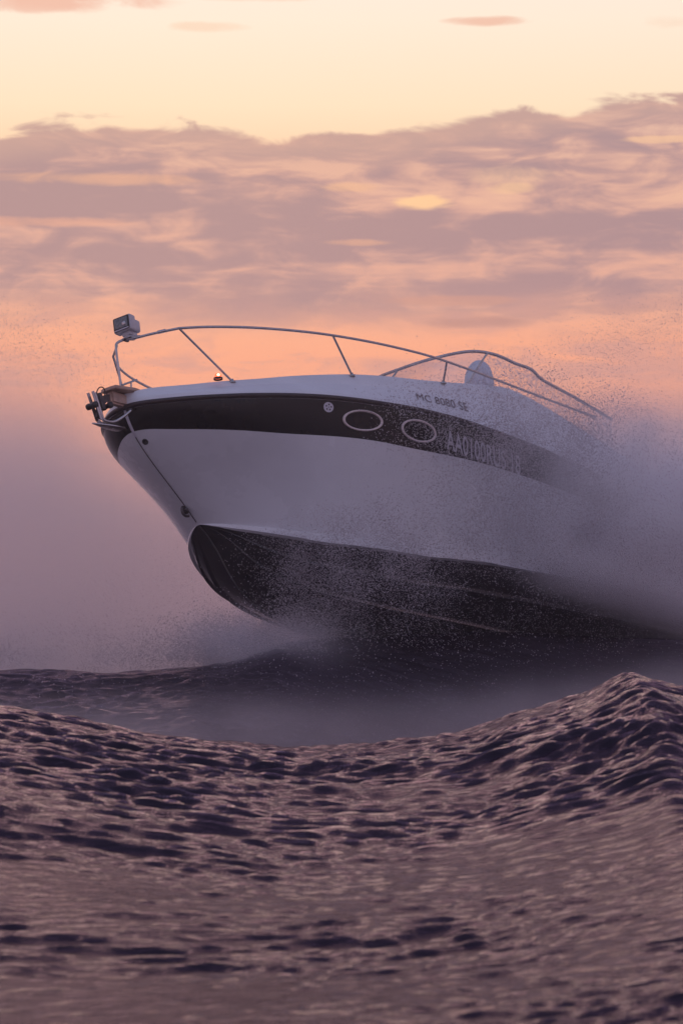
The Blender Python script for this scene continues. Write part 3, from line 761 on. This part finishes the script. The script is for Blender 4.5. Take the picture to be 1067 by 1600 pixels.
def make_mist(name, G0, G1, RES, fn, aniso, colour, label):
    G0 = np.array(G0, float); G1 = np.array(G1, float)
    ax = [np.linspace(G0[k], G1[k], RES[k]) for k in range(3)]
    gz, gy, gx = np.meshgrid(ax[2], ax[1], ax[0], indexing='ij')
    pts_ = np.stack([gx, gy, gz], -1).reshape(-1, 3)
    dn = fn(pts_).astype(np.float32)
    dn[dn < .001] = 0
    vm = bpy.data.meshes.new(name); vm.vertices.add(len(pts_)); vm.vertices.foreach_set('co', pts_.astype(np.float32).ravel())
    at = vm.attributes.new('dens', 'FLOAT', 'POINT'); at.data.foreach_set('value', dn)
    mist = bpy.data.objects.new(name, vm); link(mist)
    tag(mist, kind='stuff', label=label)
    mm = bpy.data.materials.new(name+'_water'); mm.use_nodes = True; N = NT(mm.node_tree); N.n.clear()
    pv = N.new('ShaderNodeVolumePrincipled'); pv.inputs['Color'].default_value = colour; pv.inputs['Density'].default_value = 1.; pv.inputs['Anisotropy'].default_value = aniso
    ou = N.new('ShaderNodeOutputMaterial'); N.l.new(pv.outputs[0], ou.inputs['Volume'])
    ng = bpy.data.node_groups.new(name+'_grid', 'GeometryNodeTree'); ng.interface.new_socket('Geometry', in_out='INPUT', socket_type='NodeSocketGeometry'); ng.interface.new_socket('Geometry', in_out='OUTPUT', socket_type='NodeSocketGeometry')
    N = NT(ng); gi = N.new('NodeGroupInput'); gout = N.new('NodeGroupOutput')
    vc = N.new('GeometryNodeVolumeCube'); vc.inputs['Min'].default_value = G0; vc.inputs['Max'].default_value = G1
    for k, nm in enumerate(('Resolution X', 'Resolution Y', 'Resolution Z')): vc.inputs[nm].default_value = int(RES[k])
    pos = N.new('GeometryNodeInputPosition'); sx = N.new('ShaderNodeSeparateXYZ'); N.l.new(pos.outputs[0], sx.inputs[0])
    ii = []
    for k in range(3):
        q = N.m('MULTIPLY', N.m('SUBTRACT', sx.outputs[k], float(G0[k])), float((RES[k]-1)/(G1[k]-G0[k]))); ii.append(N.m('ROUND', q))
    ix = N.m('ADD', ii[0], N.m('MULTIPLY', N.m('ADD', ii[1], N.m('MULTIPLY', ii[2], float(RES[1]))), float(RES[0])))
    si = N.new('GeometryNodeSampleIndex', data_type='FLOAT', domain='POINT'); N.l.new(gi.outputs[0], si.inputs[0])
    na = N.new('GeometryNodeInputNamedAttribute', data_type='FLOAT'); na.inputs[0].default_value = 'dens'
    N.l.new(na.outputs[0], si.inputs['Value']); N.l.new(ix, si.inputs['Index']); N.l.new(si.outputs[0], vc.inputs['Density'])
    sm_ = N.new('GeometryNodeSetMaterial'); sm_.inputs['Material'].default_value = mm
    N.l.new(vc.outputs[0], sm_.inputs[0]); N.l.new(sm_.outputs[0], gout.inputs[0])
    vm.materials.append(mm)
    md = mist.modifiers.new('grid', 'NODES'); md.node_group = ng
    return mist
make_mist('spray_mist', [-9., 15.2, -.1], [10., 41.4, 4.7], [160, 220, 52], mist_density, .55, (.998,.972,.984,1), 'mauve wall of fine spray thrown up behind the boat')
make_mist('side_spray_mist', [-1.5, 29., 0.], [7.4, 38., 4.3], [112, 112, 60], port_density, .0, (.999,.98,.99,1), 'pale veil of spray streaming aft along the port side and swallowing the stern')

# ------------------------------------------------------------------ spray: droplets
def droplets(name, P_, rad, m, label):
    n = len(P_); o_ = np.array([[1,0,0],[-1,0,0],[0,1,0],[0,-1,0],[0,0,1],[0,0,-1]], float)
    f_ = np.array([[0,2,4],[2,1,4],[1,3,4],[3,0,4],[2,0,5],[1,2,5],[3,1,5],[0,3,5]])
    st = rng.uniform(.75, 1.35, (n, 1, 3))
    V = (P_[:, None, :]+o_[None]*rad[:, None, None]*st).reshape(-1, 3).astype(np.float32)
    F = (f_[None]+6*np.arange(n)[:, None, None]).reshape(-1, 3).astype(np.int32)
    me = bpy.data.meshes.new(name); me.vertices.add(len(V)); me.vertices.foreach_set('co', V.ravel())
    me.loops.add(F.size); me.loops.foreach_set('vertex_index', F.ravel()); me.polygons.add(len(F))
    me.polygons.foreach_set('loop_start', np.arange(0, F.size, 3, dtype=np.int32)); me.polygons.foreach_set('loop_total', np.full(len(F), 3, np.int32))
    me.polygons.foreach_set('use_smooth', np.ones(len(F), bool)); me.update(calc_edges=True); me.materials.append(m)
    o = bpy.data.objects.new(name, me); link(o); tag(o, kind='stuff', label=label); return o
md_ = bpy.data.materials.new('water_droplet'); md_.use_nodes = True; N = NT(md_.node_tree); N.n.clear()
t_ = N.new('ShaderNodeNewGeometry'); dv = N.noise(t_.outputs['Position'], 2.5, 4, .6)
dc = N.mix(N.mr(dv, .3, .7), (.62,.56,.58,1), (.92,.88,.90,1))
d1 = N.new('ShaderNodeBsdfDiffuse'); d2 = N.new('ShaderNodeBsdfTranslucent'); N.l.new(dc, d1.inputs[0]); N.l.new(dc, d2.inputs[0])
d3 = N.new('ShaderNodeMixShader'); d3.inputs[0].default_value = .6; N.l.new(d1.outputs[0], d3.inputs[1]); N.l.new(d2.outputs[0], d3.inputs[2])
d4 = N.new('ShaderNodeBsdfTransparent'); d5 = N.new('ShaderNodeMixShader'); d5.inputs[0].default_value = .25; N.l.new(d3.outputs[0], d5.inputs[1]); N.l.new(d4.outputs[0], d5.inputs[2])
d6 = N.new('ShaderNodeOutputMaterial'); N.l.new(d5.outputs[0], d6.inputs[0])
def keep(P_, prob): return P_[rng.random(len(P_)) < prob]
def clump(P_, sc, seed, lo=.45, hi=.62): return sstep(lo, hi, vnoise(P_, sc, seed, 3))
def boat_cloud(n, s_rng, y_rng, z_rng, prob):
    q = np.stack([-rng.uniform(*s_rng, n), rng.uniform(*y_rng, n), rng.uniform(*z_rng, n)], -1)
    return keep(q, prob(q))
# beside the port topside, thickening aft
q = boat_cloud(330000, (1.7, 7.6), (1.35, 2.7), (-1.5, 1.2), lambda q: (.015+.985*sstep(1.75, 3.6, -q[:, 0]))*(1-.8*sstep(4.8, 6.2, -q[:, 0]))*(1-sstep(.0, .7, q[:, 2]-.05*(-q[:, 0]-3)))*(.25+.75*clump(q, 2.2, 5)))
D1 = to_world(q); droplets('spray_droplets', D1, rng.uniform(.0022, .0050, len(D1))*rng.choice([1, 1, 1, 1.4], len(D1)), md_, 'fine droplets hanging beside the port side of the hull')
# under the forefoot and along the bottom
def pr(q):
    s = -q[:, 0]; zk = z_keel(np.clip(s, S0, LEN)); d = q[:, 2]-zk
    return np.clip(np.exp(-((d-.25)/.5)**2)*(.12+.88*np.exp(-((s-2.0)/.75)**2))*(.12+.88*clump(q, 3.2, 9, .40, .62)), 0, 1)
q = boat_cloud(600000, (1.1, 7.2), (.25, 2.0), (-2.7, -1.1), pr)
D2 = to_world(q); droplets('spray_droplets', D2, rng.uniform(.0016, .0042, len(D2))*rng.choice([1,1,1,1.5], len(D2)), md_, 'coarse droplets bursting off the forefoot of the hull')
q = boat_cloud(400000, (1.2, 3.2), (-.9, .6), (-2.6, -1.35), lambda q: np.exp(-((-q[:, 0]-2.05)/.5)**2)*np.exp(-((q[:, 2]+2.1)/.24)**2)*(.1+.9*clump(q, 3.5, 19, .42, .6)))
D3 = to_world(q); droplets('spray_droplets', D3, rng.uniform(.0018, .0048, len(D3)), md_, 'dark droplets scattered below the stem against pale mist')
q = boat_cloud(300000, (1.15, 3.3), (.03, .75), (-2.2, -1.2), lambda q: np.exp(-((q[:, 2]-z_keel(np.clip(-q[:, 0], S0, LEN))-.22-.25*q[:, 1])/.16)**2)*np.exp(-((-q[:, 0]-1.9)/.7)**2)*(.15+.85*clump(q, 4.5, 27, .40, .62)))
D4 = to_world(q); droplets('spray_droplets', D4, rng.uniform(.0018, .0048, len(D4)), md_, 'pale droplets peeling off the keel line of the bow')
q = boat_cloud(10000, (1.85, 6.4), (1.25, 1.75), (-.32, .30), lambda q: sstep(1.9, 2.9, -q[:, 0])*(.2+.8*clump(q, 5., 41, .38, .6)))
D6 = to_world(q); droplets('spray_droplets', D6, rng.uniform(.0026, .0062, len(D6)), md_, 'pale drops scattered in front of the black stripe and its lettering')
n = 26000
q = np.stack([rng.normal(-.95, .42, n), rng.normal(29.0, .35, n), rng.normal(.93, .16, n)], -1); q = keep(q, clump(q, 3.2, 51, .35, .6))
droplets('spray_droplets', q, rng.uniform(.002, .0062, len(q)), md_, 'pale splash thrown forward where the forefoot meets the swell')
n = 40000
q = np.stack([rng.uniform(-4.6, -1.2, n), rng.uniform(28.6, 30.4, n), rng.normal(.84, .13, n)], -1); q = keep(q, clump(q, 2.2, 57, .42, .62))
droplets('spray_droplets', q, rng.uniform(.0018, .0045, len(q)), md_, 'pale drops blown off the swell to the left of the bow')
# grain along the top of the far wall and low over the water
n = 240000
q = np.stack([rng.uniform(-5.5, 6, n), rng.uniform(31.5, 35, n), rng.uniform(1., 4.7, n)], -1)
tp = 3.6+.06*(q[:, 0]+.2)**2
q = keep(q, np.clip(np.exp(-((q[:, 2]-tp)/.38)**2)*(.12+.88*sstep(1.2, 3.6, np.abs(q[:, 0]+.3)))+.12*(q[:, 2] < tp), 0, 1)*(.3+.7*clump(q, 1.4, 21)))
droplets('spray_droplets', q, rng.uniform(.002, .0045, len(q)), md_, 'far spray grain rising at the edges of the picture against the sky')
n = 60000
q = np.stack([rng.uniform(-5, 5, n), rng.uniform(17.5, 30, n), rng.uniform(.1, 2.0, n)], -1)
q = keep(q, np.exp(-(q[:, 2]-.2)/.55)*(.15+.85*clump(q, 1.2, 31, .4, .6)))
droplets('spray_droplets', q, rng.uniform(.0016, .0036, len(q)), md_, 'spray drops skimming low over the water before the hull')
